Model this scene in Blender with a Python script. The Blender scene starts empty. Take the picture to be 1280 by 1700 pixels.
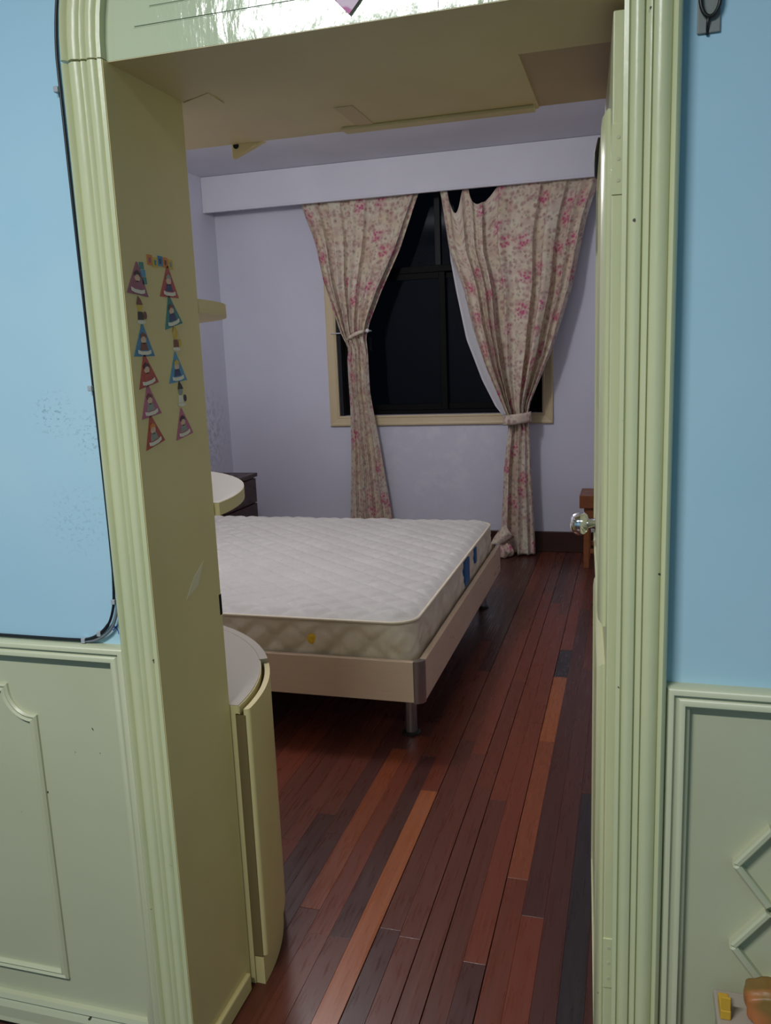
import bpy, bmesh, math, random
import numpy as np
from mathutils import Vector, Matrix
random.seed(7)
S = bpy.context.scene
COL = S.collection

# ------------------------------------------------------------------ camera
cd = bpy.data.cameras.new('camera'); cam = bpy.data.objects.new('camera', cd); COL.objects.link(cam)
cd.sensor_fit = 'VERTICAL'; cd.sensor_height = 24.0; cd.sensor_width = 24.0; cd.lens = 1390 / 1700 * 24.0
cd.clip_start = 0.02
right = Vector((0.960, 0.277, -0.039)); fwd = Vector((-0.279, 0.942, -0.187))
fwd.normalize(); right = (right - fwd * right.dot(fwd)).normalized(); up = right.cross(fwd)
cam.matrix_world = Matrix(((right.x, up.x, -fwd.x, 0), (right.y, up.y, -fwd.y, 0), (right.z, up.z, -fwd.z, 1.45), (0, 0, 0, 1)))
S.camera = cam
# ------------------------------------------------------------------ world (night outside)
W = bpy.data.worlds.new('night'); S.world = W; W.use_nodes = True
W.node_tree.nodes['Background'].inputs[0].default_value = (0.0035, 0.006, 0.010, 1)
W.node_tree.nodes['Background'].inputs[1].default_value = 1.0
# ------------------------------------------------------------------ exposure
S.view_settings.view_transform = 'Standard'; S.view_settings.look = 'None'
S.view_settings.exposure = 0.0; S.view_settings.gamma = 1.0; S.view_settings.use_curve_mapping = False
# ------------------------------------------------------------------ lights (the two ceiling lamps)
def area(name, loc, size, power, col, size_y=None):
    l = bpy.data.lights.new(name, 'AREA'); l.energy = power; l.color = col
    l.shape = 'DISK' if size_y is None else 'RECTANGLE'; l.size = size
    if size_y: l.size_y = size_y
    o = bpy.data.objects.new(name, l); COL.objects.link(o); o.location = loc
    return o
HALL_LAMP = (-0.93, -0.36, 2.62); BED_LAMP = (-1.60, 3.35, 2.50)
area('hall_lamp_light', HALL_LAMP, 0.86, 56.0, (0.96, 0.99, 0.985), 0.10)
pl = bpy.data.lights.new('bedroom_lamp_light', 'POINT'); pl.energy = 52.0; pl.color = (1.0, 0.97, 0.965); pl.shadow_soft_size = 0.13
po = bpy.data.objects.new('bedroom_lamp_light', pl); COL.objects.link(po); po.location = BED_LAMP

# ------------------------------------------------------------------ helpers
def lin(c):
    return tuple(((v / 255) / 12.92 if v / 255 <= 0.04045 else ((v / 255 + 0.055) / 1.055) ** 2.4) for v in c) + (1,)
def newmat(name, col, rough=0.5, metal=0.0, spec=0.5, coat=0.0):
    m = bpy.data.materials.new(name); m.use_nodes = True
    b = m.node_tree.nodes['Principled BSDF']
    b.inputs['Base Color'].default_value = col; b.inputs['Roughness'].default_value = rough
    b.inputs['Metallic'].default_value = metal; b.inputs['Specular IOR Level'].default_value = spec
    b.inputs['Coat Weight'].default_value = coat
    return m
def nd(m, t, **kw):
    n = m.node_tree.nodes.new(t)
    for k, v in kw.items(): setattr(n, k, v)
    return n
def ln(m, a, b): m.node_tree.links.new(a, b)
def coords(m, kind='Object', scale=(1, 1, 1), loc=(0, 0, 0)):
    tc = nd(m, 'ShaderNodeTexCoord'); mp = nd(m, 'ShaderNodeMapping')
    mp.inputs['Scale'].default_value = scale; mp.inputs['Location'].default_value = loc
    ln(m, tc.outputs[kind], mp.inputs[0]); return mp.outputs[0]
def noise(m, vec, scale, detail=3, rough=0.5):
    n = nd(m, 'ShaderNodeTexNoise'); n.inputs['Scale'].default_value = scale
    n.inputs['Detail'].default_value = detail; n.inputs['Roughness'].default_value = rough
    ln(m, vec, n.inputs['Vector']); return n.outputs['Fac']
def ramp(m, fac, stops):
    r = nd(m, 'ShaderNodeValToRGB'); e = r.color_ramp.elements
    e[0].position, e[0].color = stops[0]; e[1].position, e[1].color = stops[-1]
    for p, c in stops[1:-1]:
        x = e.new(p); x.color = c
    ln(m, fac, r.inputs[0]); return r.outputs[0]
def mixc(m, fac, a, b, mode='MIX'):
    n = nd(m, 'ShaderNodeMix', data_type='RGBA', blend_type=mode)
    if hasattr(fac, 'is_linked'): ln(m, fac, n.inputs[0])
    else: n.inputs[0].default_value = fac
    for s, v in ((n.inputs[6], a), (n.inputs[7], b)):
        if hasattr(v, 'is_linked'): ln(m, v, s)
        else: s.default_value = v
    return n.outputs[2]
def math_(m, op, a, b=0.0):
    n = nd(m, 'ShaderNodeMath', operation=op)
    for s, v in zip(n.inputs, (a, b)):
        if hasattr(v, 'is_linked'): ln(m, v, s)
        else: s.default_value = v
    return n.outputs[0]
def bump(m, h, strength=0.2, dist=0.01):
    n = nd(m, 'ShaderNodeBump'); n.inputs['Strength'].default_value = strength; n.inputs['Distance'].default_value = dist
    ln(m, h, n.inputs['Height']); ln(m, n.outputs[0], m.node_tree.nodes['Principled BSDF'].inputs['Normal'])
def base(m, c): ln(m, c, m.node_tree.nodes['Principled BSDF'].inputs['Base Color'])
def blob(m, vec, centre, radius):                       # 1 inside a ball, fading to 0 (mask for stains)
    d = nd(m, 'ShaderNodeVectorMath', operation='DISTANCE'); ln(m, vec, d.inputs[0]); d.inputs[1].default_value = centre
    r = nd(m, 'ShaderNodeMapRange'); r.inputs[1].default_value = radius; r.inputs[2].default_value = radius * 0.35
    ln(m, d.outputs['Value'], r.inputs[0]); return r.outputs[0]

def link(name, bm, mat, parent=None, smooth=False, recalc=True):
    if recalc: bmesh.ops.recalc_face_normals(bm, faces=bm.faces)
    me = bpy.data.meshes.new(name); bm.to_mesh(me); bm.free()
    for mm in (mat if isinstance(mat, (list, tuple)) else [mat]): me.materials.append(mm)
    if smooth:
        for p in me.polygons: p.use_smooth = True
    o = bpy.data.objects.new(name, me); COL.objects.link(o)
    if parent: o.parent = parent
    return o
def shade_auto(o, ang=35):
    me = o.data
    bm = bmesh.new(); bm.from_mesh(me)
    for f in bm.faces: f.smooth = True
    for e in bm.edges:
        if len(e.link_faces) == 2 and e.calc_face_angle(0) > math.radians(ang): e.smooth = False
    bm.to_mesh(me); bm.free(); return o
def tag(o, label, cat, group=None):
    o['label'] = label; o['category'] = cat
    if group: o['group'] = group
    return o
def thing(name, label, cat, loc=(0, 0, 0), group=None):
    o = bpy.data.objects.new(name, None); COL.objects.link(o); o.location = loc; o.empty_display_size = 0.1
    return tag(o, label, cat, group)
def struct(o, label=None):
    o['kind'] = 'structure'
    if label: o['label'] = label
    return o
def box(bm, x0, x1, y0, y1, z0, z1, bev=0.0, seg=2):
    r = bmesh.ops.create_cube(bm, size=1.0)
    vs = r['verts']
    for v in vs:
        v.co = Vector((x0 + (v.co.x + .5) * (x1 - x0), y0 + (v.co.y + .5) * (y1 - y0), z0 + (v.co.z + .5) * (z1 - z0)))
    if bev > 0:
        es = list({e for v in vs for e in v.link_edges})
        bmesh.ops.bevel(bm, geom=es, offset=bev, segments=seg, affect='EDGES', profile=0.5)
    return bm
def BX(*a, **k):
    bm = bmesh.new(); return box(bm, *a, **k)
def extr(bm, pts, d):                                    # polygon (3-D points) extruded by vector d
    d = Vector(d); a = [bm.verts.new(p) for p in pts]; b = [bm.verts.new(Vector(p) + d) for p in pts]
    n = len(pts); bm.faces.new(a); bm.faces.new(b[::-1])
    for i in range(n): bm.faces.new((a[i], b[i], b[(i + 1) % n], a[(i + 1) % n]))
    return bm
def cylinder(bm, p0, p1, r0, r1=None, n=20):
    return tube(bm, [p0, p1], [r0, r1 if r1 is not None else r0], n)
def tube(bm, pts, rad, n=10, closed=False):
    pts = [Vector(p) for p in pts]; N = len(pts)
    if not isinstance(rad, (list, tuple)): rad = [rad] * N
    rings = []; prev = None
    for i, p in enumerate(pts):
        if closed: t = pts[(i + 1) % N] - pts[i - 1]
        else: t = pts[min(i + 1, N - 1)] - pts[max(i - 1, 0)]
        t.normalize()
        if prev is None:
            a = Vector((0, 0, 1)) if abs(t.z) < 0.9 else Vector((1, 0, 0))
        else: a = prev
        u = (a - t * a.dot(t)).normalized(); w = t.cross(u); prev = u
        rings.append([bm.verts.new(p + (u * math.cos(k * 2 * math.pi / n) + w * math.sin(k * 2 * math.pi / n)) * rad[i]) for k in range(n)])
    for i in range(N if closed else N - 1):
        A, B = rings[i], rings[(i + 1) % N]
        for k in range(n): bm.faces.new((A[k], A[(k + 1) % n], B[(k + 1) % n], B[k]))
    if not closed:
        bm.faces.new(rings[0][::-1]); bm.faces.new(rings[-1])
    return bm
def lathe(bm, prof, centre, axis, n=28):                 # prof: (r, h) along axis
    axis = Vector(axis).normalized(); a = Vector((0, 0, 1)) if abs(axis.z) < .9 else Vector((1, 0, 0))
    u = (a - axis * a.dot(axis)).normalized(); w = axis.cross(u); c = Vector(centre); rings = []
    for r, h in prof:
        rings.append([bm.verts.new(c + axis * h + (u * math.cos(k * 2 * math.pi / n) + w * math.sin(k * 2 * math.pi / n)) * max(r, 1e-4)) for k in range(n)])
    for A, B in zip(rings, rings[1:]):
        for k in range(n): bm.faces.new((A[k], A[(k + 1) % n], B[(k + 1) % n], B[k]))
    bm.faces.new(rings[0][::-1]); bm.faces.new(rings[-1]); return bm
def sweep_xz(bm, path, prof, y0, closed=False):          # moulding profile (s across, d out towards -Y) mitred along a path in the wall plane
    P = [Vector((p[0], p[1])) for p in path]; N = len(P); rows = []
    for i in range(N):
        if closed or 0 < i < N - 1:
            t0 = (P[i] - P[i - 1]).normalized(); t1 = (P[(i + 1) % N] - P[i]).normalized()
        elif i == 0: t0 = t1 = (P[1] - P[0]).normalized()
        else: t0 = t1 = (P[-1] - P[-2]).normalized()
        n0 = Vector((-t0.y, t0.x)); n1 = Vector((-t1.y, t1.x)); m = (n0 + n1).normalized(); k = 1 / max(m.dot(n0), .3)
        rows.append([bm.verts.new((P[i].x + m.x * s * k, y0 - d, P[i].y + m.y * s * k)) for s, d in prof])
    for i in range(N if closed else N - 1):
        A, B = rows[i], rows[(i + 1) % N]
        for k in range(len(prof) - 1): bm.faces.new((A[k], A[k + 1], B[k + 1], B[k]))
        bm.faces.new((A[-1], A[0], B[0], B[-1]))
    if not closed:
        bm.faces.new(rows[0][::-1]); bm.faces.new(rows[-1])
    return bm

# ------------------------------------------------------------------ materials
def paint(name, col, col2, rough, bump_s, chips=False, coat=0.0):
    m = newmat(name, col, rough, coat=coat); v = coords(m)
    f = noise(m, v, 2.2, 4); c = ramp(m, f, [(0.35, col), (0.68, col2)])
    if chips:
        g = noise(m, v, 38, 2, 0.6); k = ramp(m, g, [(0.765, (0, 0, 0, 1)), (0.785, (1, 1, 1, 1))])
        c = mixc(m, k, c, lin((70, 66, 50)))
    base(m, c)
    bump(m, noise(m, coords(m, scale=(1, 1, .35)), 45, 4), bump_s, 0.004); return m
M = {}
M['casing'] = paint('green cream gloss paint', lin((209, 210, 166)), lin((200, 204, 162)), 0.30, 0.22, chips=True)
M['header'] = paint('green gloss header paint', lin((202, 210, 176)), lin((194, 205, 172)), 0.11, 0.28)
M['wains'] = paint('pale green wainscot paint', lin((196, 197, 166)), lin((189, 190, 158)), 0.38, 0.12, chips=True)
M['cream'] = paint('yellow cream cabinet paint', lin((226, 210, 152)), lin((218, 200, 142)), 0.42, 0.06)
M['soffit'] = paint('yellowed cream underside paint', lin((222, 208, 160)), lin((212, 194, 148)), 0.45, 0.08)
M['soffit2'] = paint('bare brown underside board', lin((190, 168, 140)), lin((180, 158, 130)), 0.6, 0.1)
M['ctop'] = newmat('cream laminate top', lin((184, 175, 160)), 0.4)
M['ceil'] = paint('lavender white ceiling paint', lin((211, 212, 221)), lin((204, 205, 214)), 0.85, 0.05)
M['gap'] = newmat('dark gap', (0.01, 0.009, 0.007, 1), 0.9)

# hall blue emulsion with pencil marks and soft smudges
m = M['blue'] = newmat('sky blue wall emulsion', lin((165, 208, 226)), 0.62); v = coords(m)
c = ramp(m, noise(m, v, 1.7, 3), [(0.3, lin((164, 204, 224))), (0.7, lin((178, 212, 226)))])
sp = ramp(m, noise(m, v, 30, 2), [(0.775, (0, 0, 0, 1)), (0.80, (.8, .8, .8, 1))])
c = mixc(m, sp, c, lin((95, 120, 140)))
scr = noise(m, coords(m, scale=(60, 1, 90)), 1.5, 4, .75)
scr = ramp(m, scr, [(0.56, (0, 0, 0, 1)), (0.60, (1, 1, 1, 1)), (.66, (0, 0, 0, 1))])
ms = math_(m, 'ADD', blob(m, v, (-1.03, 1.33, 1.36), .055), blob(m, v, (-.945, 1.33, 1.32), .06))
ms = math_(m, 'ADD', ms, math_(m, 'MULTIPLY', blob(m, v, (-1.0, 1.33, 1.16), .09), .5))
c = mixc(m, math_(m, 'MULTIPLY', math_(m, 'MULTIPLY', scr, ms), .55), c, lin((70, 85, 120)))
base(m, c); bump(m, noise(m, v, 60, 3), 0.08, 0.003)

# bedroom lavender wall: patchy emulsion, grey mould on the left wall, scuffs under the window
m = M['lav'] = newmat('lavender wall emulsion', lin((196, 190, 204)), 0.7); v = coords(m)
c = ramp(m, noise(m, v, 1.3, 4), [(0.32, lin((202, 203, 217))), (0.68, lin((212, 214, 227)))])
mould = ramp(m, noise(m, v, 22, 4, .7), [(0.46, (0, 0, 0, 1)), (0.6, (1, 1, 1, 1))])
mk = blob(m, v, (-3.0, 5.55, 0.9), .42)
c = mixc(m, math_(m, 'MULTIPLY', math_(m, 'MULTIPLY', mould, mk), .6), c, lin((138, 142, 154)))
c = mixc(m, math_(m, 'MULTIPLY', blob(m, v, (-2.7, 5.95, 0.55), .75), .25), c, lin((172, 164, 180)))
pale = math_(m, 'MULTIPLY', ramp(m, noise(m, v, 9, 4, .6), [(0.5, (0, 0, 0, 1)), (0.65, (1, 1, 1, 1))]), blob(m, v, (-1.3, 5.95, .8), .8))
c = mixc(m, math_(m, 'MULTIPLY', pale, .4), c, lin((230, 228, 234)))
base(m, c); bump(m, noise(m, v, 40, 3), 0.08, 0.003)

def wood(name, c1, c2, rough, axis_scale, spec=0.5, rnd=True, bumps=0.06):
    m = newmat(name, c1, rough, spec=spec)
    tc = nd(m, 'ShaderNodeTexCoord'); mp = nd(m, 'ShaderNodeMapping'); mp.inputs['Scale'].default_value = axis_scale
    oi = nd(m, 'ShaderNodeObjectInfo')
    add = nd(m, 'ShaderNodeVectorMath', operation='ADD'); sc = nd(m, 'ShaderNodeVectorMath', operation='SCALE'); sc.inputs[0].default_value = (13.1, 37.7, 7.3)
    ln(m, oi.outputs['Random'], sc.inputs['Scale']); ln(m, tc.outputs['Object'], add.inputs[0]); ln(m, sc.outputs[0], add.inputs[1])
    ln(m, add.outputs[0], mp.inputs[0])
    g = noise(m, mp.outputs[0], 3.0, 5, .6)
    c = ramp(m, g, [(0.2, c1), (0.82, c2)])
    if rnd:
        hs = nd(m, 'ShaderNodeHueSaturation'); mr = nd(m, 'ShaderNodeMapRange'); mr.inputs[3].default_value = .85; mr.inputs[4].default_value = 1.15
        ln(m, oi.outputs['Random'], mr.inputs[0]); ln(m, mr.outputs[0], hs.inputs['Value']); ln(m, c, hs.inputs['Color']); c = hs.outputs[0]
    base(m, c); bump(m, g, bumps, 0.003)
    sm = ramp(m, noise(m, coords(m, 'Generated', scale=(1, 1, 1)), 6, 3), [(0.3, (rough * .75,) * 3 + (1,)), (0.75, (rough * 1.5,) * 3 + (1,))])
    ln(m, sm, m.node_tree.nodes['Principled BSDF'].inputs['Roughness']); return m
PS = (42, .55, 10)
M['p_red'] = wood('red brown floor plank', lin((90, 42, 28)), lin((110, 53, 35)), .3, PS, spec=.4)
M['p_brown'] = wood('brown floor plank', lin((80, 40, 29)), lin((100, 52, 38)), .3, PS, spec=.4)
M['p_dark'] = wood('dark plum floor plank', lin((62, 34, 29)), lin((78, 43, 37)), .3, PS, spec=.4)
M['p_black'] = wood('black brown floor plank', lin((34, 26, 28)), lin((50, 40, 42)), .3, PS, rnd=False)
M['p_orange'] = wood('orange brown floor plank', lin((128, 66, 34)), lin((152, 86, 48)), .27, PS, rnd=False)
M['p_amber'] = wood('amber floor plank', lin((110, 54, 32)), lin((130, 68, 40)), .27, PS, rnd=False)
M['dwood'] = wood('dark mahogany', lin((46, 24, 18)), lin((66, 34, 26)), .35, (20, 20, 3), rnd=False)
M['stool'] = wood('orange brown stool wood', lin((116, 66, 34)), lin((146, 88, 48)), .4, (4, 40, 40), rnd=False)
M['bedwood'] = wood('pale maple laminate', lin((216, 190, 160)), lin((224, 200, 172)), .35, (3, 3, 60), rnd=False, bumps=.02)
M['bedwood'].node_tree.nodes['Principled BSDF'].inputs['Specular IOR Level'].default_value = .35
M['wtrim'] = paint('cream window trim paint', lin((206, 190, 152)), lin((196, 178, 140)), 0.45, 0.05)
M['steel'] = newmat('brushed steel', (.45, .44, .43, 1), .32, 1.0)
M['chrome'] = newmat('polished chrome', (.75, .76, .77, 1), .10, 1.0)
M['alu'] = newmat('dark anodised aluminium', (.003, .0035, .004, 1), .6, .0, .12)
M['alu2'] = newmat('grey aluminium', (.02, .022, .027, 1), .6, .0, .2)
m = M['glass'] = newmat('dark night window glass', (.16, .19, .22, 1), .03)
m.node_tree.nodes['Principled BSDF'].inputs['Transmission Weight'].default_value = 1.0; m.node_tree.nodes['Principled BSDF'].inputs['IOR'].default_value = 1.22
M['cable'] = newmat('black cable sheath', (.008, .009, .011, 1), .4)
M['cable2'] = newmat('grey cable sheath', (.16, .18, .2, 1), .5)
M['clip'] = newmat('white plastic clip', (.38, .41, .44, 1), .4)
M['ink'] = newmat('blue ink', (.02, .06, .35, 1), .6)
M['black'] = newmat('black iron', (.012, .011, .01, 1), .4)
M['white'] = newmat('white plastic', (.75, .75, .75, 1), .35)

# mattress ticking
m = M['tick'] = newmat('cream damask ticking', lin((226, 216, 206)), .7); v = coords(m)
c = ramp(m, noise(m, v, 3, 4), [(0.3, lin((190, 187, 181))), (0.7, lin((200, 197, 192)))])
dm = ramp(m, noise(m, v, 60, 3, .6), [(0.42, (0, 0, 0, 1)), (0.6, (1, 1, 1, 1))])
base(m, mixc(m, math_(m, 'MULTIPLY', dm, .18), c, lin((176, 168, 158)))); bump(m, noise(m, v, 220, 2), .15, .002)
m.node_tree.nodes['Principled BSDF'].inputs['Sheen Weight'].default_value = .15
m = M['side'] = newmat('beige mattress side fabric', lin((206, 190, 164)), .6); v = coords(m)
base(m, ramp(m, noise(m, v, 14, 4), [(0.35, lin((214, 200, 172))), (0.65, lin((228, 216, 192)))]))
bump(m, noise(m, v, 90, 3), .2, .002)
M['pipe'] = newmat('ivory piping', lin((222, 210, 184)), .5)

# floral curtain
def floral():
    m = newmat('floral curtain cotton', lin((205, 195, 170)), .85)
    b = m.node_tree.nodes['Principled BSDF']; b.inputs['Specular IOR Level'].default_value = .2
    uv = coords(m, 'UV')
    def warp(vec, sc, amt):
        n = nd(m, 'ShaderNodeTexNoise'); n.inputs['Scale'].default_value = sc; n.inputs['Detail'].default_value = 2; ln(m, vec, n.inputs['Vector'])
        s = nd(m, 'ShaderNodeVectorMath', operation='SUBTRACT'); ln(m, n.outputs['Color'], s.inputs[0]); s.inputs[1].default_value = (.5, .5, .5)
        k = nd(m, 'ShaderNodeVectorMath', operation='SCALE'); ln(m, s.outputs[0], k.inputs[0]); k.inputs['Scale'].default_value = amt
        a = nd(m, 'ShaderNodeVectorMath', operation='ADD'); ln(m, vec, a.inputs[0]); ln(m, k.outputs[0], a.inputs[1]); return a.outputs[0]
    def spots(scale, lo, hi, keep, loc, wsc, wam):
        mp = nd(m, 'ShaderNodeMapping'); mp.inputs['Location'].default_value = loc; ln(m, warp(uv, wsc, wam), mp.inputs[0])
        vo = nd(m, 'ShaderNodeTexVoronoi', voronoi_dimensions='2D'); vo.inputs['Scale'].default_value = scale; ln(m, mp.outputs[0], vo.inputs['Vector'])
        d = nd(m, 'ShaderNodeMapRange'); d.inputs[1].default_value = hi; d.inputs[2].default_value = lo; ln(m, vo.outputs['Distance'], d.inputs[0])
        sep = nd(m, 'ShaderNodeSeparateColor'); ln(m, vo.outputs['Color'], sep.inputs[0])
        k = math_(m, 'LESS_THAN', sep.outputs[0], keep)
        return math_(m, 'MULTIPLY', d.outputs[0], k), sep
    c = ramp(m, noise(m, uv, 5, 3), [(0.35, lin((206, 194, 168))), (0.65, lin((212, 206, 188)))])
    a, _ = spots(31, .12, .46, .5, (.3, .7, 0), 48, .020)          # olive and grey leaves
    c = mixc(m, math_(m, 'MULTIPLY', ramp(m, noise(m, uv, 13, 4, .65), [(.44, (0, 0, 0, 1)), (.6, (1, 1, 1, 1))]), .42), c, lin((178, 136, 138)))
    c = mixc(m, math_(m, 'MULTIPLY', a, .45), c, lin((146, 140, 120)))
    a, _ = spots(25, .12, .48, .5, (2.3, 1.7, 0), 44, .022)        # mauve sprigs
    c = mixc(m, math_(m, 'MULTIPLY', a, .55), c, lin((156, 100, 112)))
    a, _ = spots(36, .10, .42, .3, (5.3, 4.7, 0), 44, .020)        # red brown buds
    c = mixc(m, math_(m, 'MULTIPLY', a, .5), c, lin((128, 78, 80)))
    a, sp = spots(6.0, .16, .37, .62, (1.1, 3.3, 0), 26, .06)        # pink roses
    pet, _ = spots(40, .15, .55, .85, (8, 2, 0), 40, .015)
    a2 = math_(m, 'MULTIPLY', a, math_(m, 'ADD', math_(m, 'MULTIPLY', pet, .8), .18))
    c = mixc(m, math_(m, 'MINIMUM', math_(m, 'MULTIPLY', a2, 1.1), 1), c, lin((186, 86, 122)))
    base(m, c); bump(m, noise(m, uv, 500, 1), .1, .001); return m
M['floral'] = floral()
M['lining'] = newmat('white curtain lining', lin((205, 205, 212)), .85)

# ================================================================== STRUCTURE
WY = 1.33; BACK = 5.95; LEFT = -3.0; RIGHT = 0.62; CEIL = 2.74; DH = 1.94
OL, OR = -0.84, -0.016            # door opening

def two_face(name, boxes, mat_front, mat_back, parent=None):     # wall: one paint each side
    bm = bmesh.new()
    for b in boxes: box(bm, *b)
    bm.faces.ensure_lookup_table()
    for f in bm.faces: f.material_index = 0 if f.normal.y < -.5 else 1
    return link(name, bm, [mat_front, mat_back], parent, recalc=False)
wf = struct(two_face('wall_front', [(-3.1, OL - .005, WY, 1.55, 0, 2.8), (OR + .023, 1.7, WY, 1.55, 0, 2.8), (OL - .005, OR + .023, WY, 1.55, DH + .03, 2.8)], M['blue'], M['lav']),
            'blue emulsioned hall wall around the bedroom doorway')
struct(link('wall_left', BX(LEFT - .1, LEFT, 1.55, BACK + .3, 0, CEIL + .1), M['lav']), 'lavender bedroom wall left of the window, mouldy low down')
struct(link('wall_right', BX(RIGHT, RIGHT + .1, 1.55, BACK + .3, 0, CEIL + .1), M['lav']))
WX0, WX1, WZ0, WZ1 = -2.085, -0.59, 0.995, 2.60
bm = bmesh.new()
for b in ((LEFT, WX0, BACK, BACK + .24, 0, CEIL + .1), (WX1, RIGHT, BACK, BACK + .24, 0, CEIL + .1), (WX0, WX1, BACK, BACK + .24, 0, WZ0), (WX0, WX1, BACK, BACK + .24, WZ1, CEIL + .1)): box(bm, *b)
struct(link('wall_back', bm, M['lav']), 'lavender bedroom wall with the curtained window')
struct(link('ceiling', BX(LEFT - .1, RIGHT + .1, 1.55, BACK + .3, CEIL, CEIL + .1), M['ceil']))
# hall shell (behind and beside the camera)
struct(link('wall_hall_left', BX(-3.1, -3.0, -2.2, WY, 0, 2.8), M['blue']))
struct(link('wall_hall_right', BX(1.6, 1.7, -2.2, WY, 0, 2.8), M['blue']))
struct(link('wall_hall_rear', BX(-3.1, 1.7, -2.3, -2.2, 0, 2.8), M['blue']))
struct(link('ceiling_hall', BX(-3.1, 1.7, -2.3, WY, 2.8, 2.9), M['ceil']))
struct(link('floor_hall', BX(-3.1, 1.7, -2.3, 1.24, -.06, 0), M['p_dark']))

# ---------------------------------------------------------------- floor planks
fl = struct(link('floor', BX(LEFT - .1, RIGHT + .1, 1.24, BACK + .3, -.08, -.022), M['p_black']), 'red brown narrow hardwood plank floor')
plank_mesh = {}
def plank(i, y0, y1, mat, trim_l=0.0, trim_r=0.0, dz=0.0):
    L = round(y1 - y0, 2); w = .0578 - trim_l - trim_r
    key = (L, mat, round(w, 4))
    if key not in plank_mesh:
        bm = BX(-w / 2, w / 2, 0, L - .0005, -.02, 0, bev=.0006, seg=1)
        o = link('plank', bm, M[mat], fl); plank_mesh[key] = o.data
    else:
        o = bpy.data.objects.new('plank', plank_mesh[key]); COL.objects.link(o); o.parent = fl
    xc = -.31 - .058 * i - .029
    o.location = (xc + (trim_l - trim_r) / 2, y0, dz)
fixed = {   # column: list of (y0, y1, material) as the photograph shows them
    -1: [(1.24, 2.1, 'p_red'), (2.1, 2.95, 'p_amber'), (2.95, 3.59, 'p_orange'), (3.59, 3.94, 'p_black'), (3.94, 5.2, 'p_red'), (5.2, 6.0, 'p_brown')],
    -2: [(1.24, 1.95, 'p_red'), (1.95, 3.4, 'p_dark'), (3.4, 4.6, 'p_dark'), (4.6, 6.0, 'p_brown')],
    -3: [(1.24, 2.52, 'p_dark'), (2.52, 3.7, 'p_dark'), (3.7, 4.8, 'p_brown'), (4.8, 6.0, 'p_dark')],
    -4: [(1.24, 2.6, 'p_black'), (2.6, 3.9, 'p_dark'), (3.9, 6.0, 'p_dark')],
    0: [(1.24, 1.75, 'p_dark'), (1.75, 3.1, 'p_red'), (3.1, 4.5, 'p_red'), (4.5, 6.0, 'p_brown')],
    1: [(1.24, 2.5, 'p_brown'), (2.5, 3.6, 'p_red'), (3.6, 4.7, 'p_red'), (4.7, 6.0, 'p_dark')],
    2: [(1.24, 2.57, 'p_brown'), (2.57, 3.5, 'p_red'), (3.5, 4.9, 'p_red'), (4.9, 6.0, 'p_brown')],
    3: [(1.24, 1.8, 'p_brown'), (1.8, 2.8, 'p_brown'), (2.8, 4.2, 'p_red'), (4.2, 6.0, 'p_red')],
    4: [(1.24, 1.82, 'p_dark'), (1.82, 2.9, 'p_brown'), (2.9, 4.1, 'p_red'), (4.1, 6.0, 'p_red')],
    5: [(1.24, 2.51, 'p_orange'), (2.51, 3.6, 'p_red'), (3.6, 6.0, 'p_dark')],
    6: [(1.24, 1.76, 'p_brown'), (1.76, 2.75, 'p_dark'), (2.75, 4.0, 'p_brown'), (4.0, 6.0, 'p_dark')],
    7: [(1.24, 1.76, 'p_brown'), (1.76, 2.9, 'p_red'), (2.9, 4.2, 'p_dark'), (4.2, 6.0, 'p_dark')],
    8: [(1.24, 1.85, 'p_brown'), (1.85, 2.78, 'p_amber'), (2.78, 4.0, 'p_dark'), (4.0, 6.0, 'p_dark')],
    9: [(1.24, 2.2, 'p_dark'), (2.2, 3.3, 'p_dark'), (3.3, 4.6, 'p_brown'), (4.6, 6.0, 'p_dark')],
    10: [(1.24, 2.3, 'p_dark'), (2.3, 3.5, 'p_brown'), (3.5, 6.0, 'p_dark')],
}
for i in range(-16, 47):
    segs = fixed.get(i)
    if segs is None:
        y = 1.24; segs = []
        while y < 5.99:
            e = y + random.choice((.9, 1.2, 1.5, 1.8))
            if e > 5.5: e = 6.0
            segs.append((y, e, random.choice(('p_red', 'p_brown', 'p_dark', 'p_brown')))); y = e
    tl = .0022 if i in (0, 3) else 0.0; tr = .0022 if i in (1, 4) else 0.0
    for y0, y1, mt in segs:
        plank(i, y0, y1, mt, tr, tl, dz=random.choice((0, 0, -.0003, -.0006)))

# ---------------------------------------------------------------- door casing (left leg, arch, right leg)
CP = [(0, 0), (0, .028), (.007, .030), (.009, .025), (.011, .025), (.014, .030), (.022, .032), (.029, .030), (.031, .024), (.034, .029), (.041, .031),
      (.043, .026), (.046, .031), (.058, .034), (.069, .029), (.071, .025), (.073, .031), (.078, .034), (.083, .031), (.085, .026), (.085, 0)]
CP = [(a * .9, b) for a, b in CP]; CW = .0765
# left leg: path runs upwards, the profile grows to the left of it
legL = struct(shade_auto(link('trim_1', sweep_xz(bmesh.new(), [(OL, 0), (OL, DH)], CP, WY), M['casing']), 50), 'left moulded pale green door casing')
AC = ((OL + OR) / 2, DH); AR = (OR - OL) / 2
arc = [(AC[0] - AR * math.cos(a), AC[1] + .002 + AR * math.sin(a)) for a in [math.pi * k / 40 for k in range(41)]]
struct(shade_auto(link('trim_2', sweep_xz(bmesh.new(), arc, CP, WY), M['casing']), 50), 'arched head of the moulded door casing')
struct(shade_auto(link('trim_3', sweep_xz(bmesh.new(), [(OR, DH), (OR, 0)], CP, WY), M['casing']), 50), 'right moulded pale green door casing')
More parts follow.
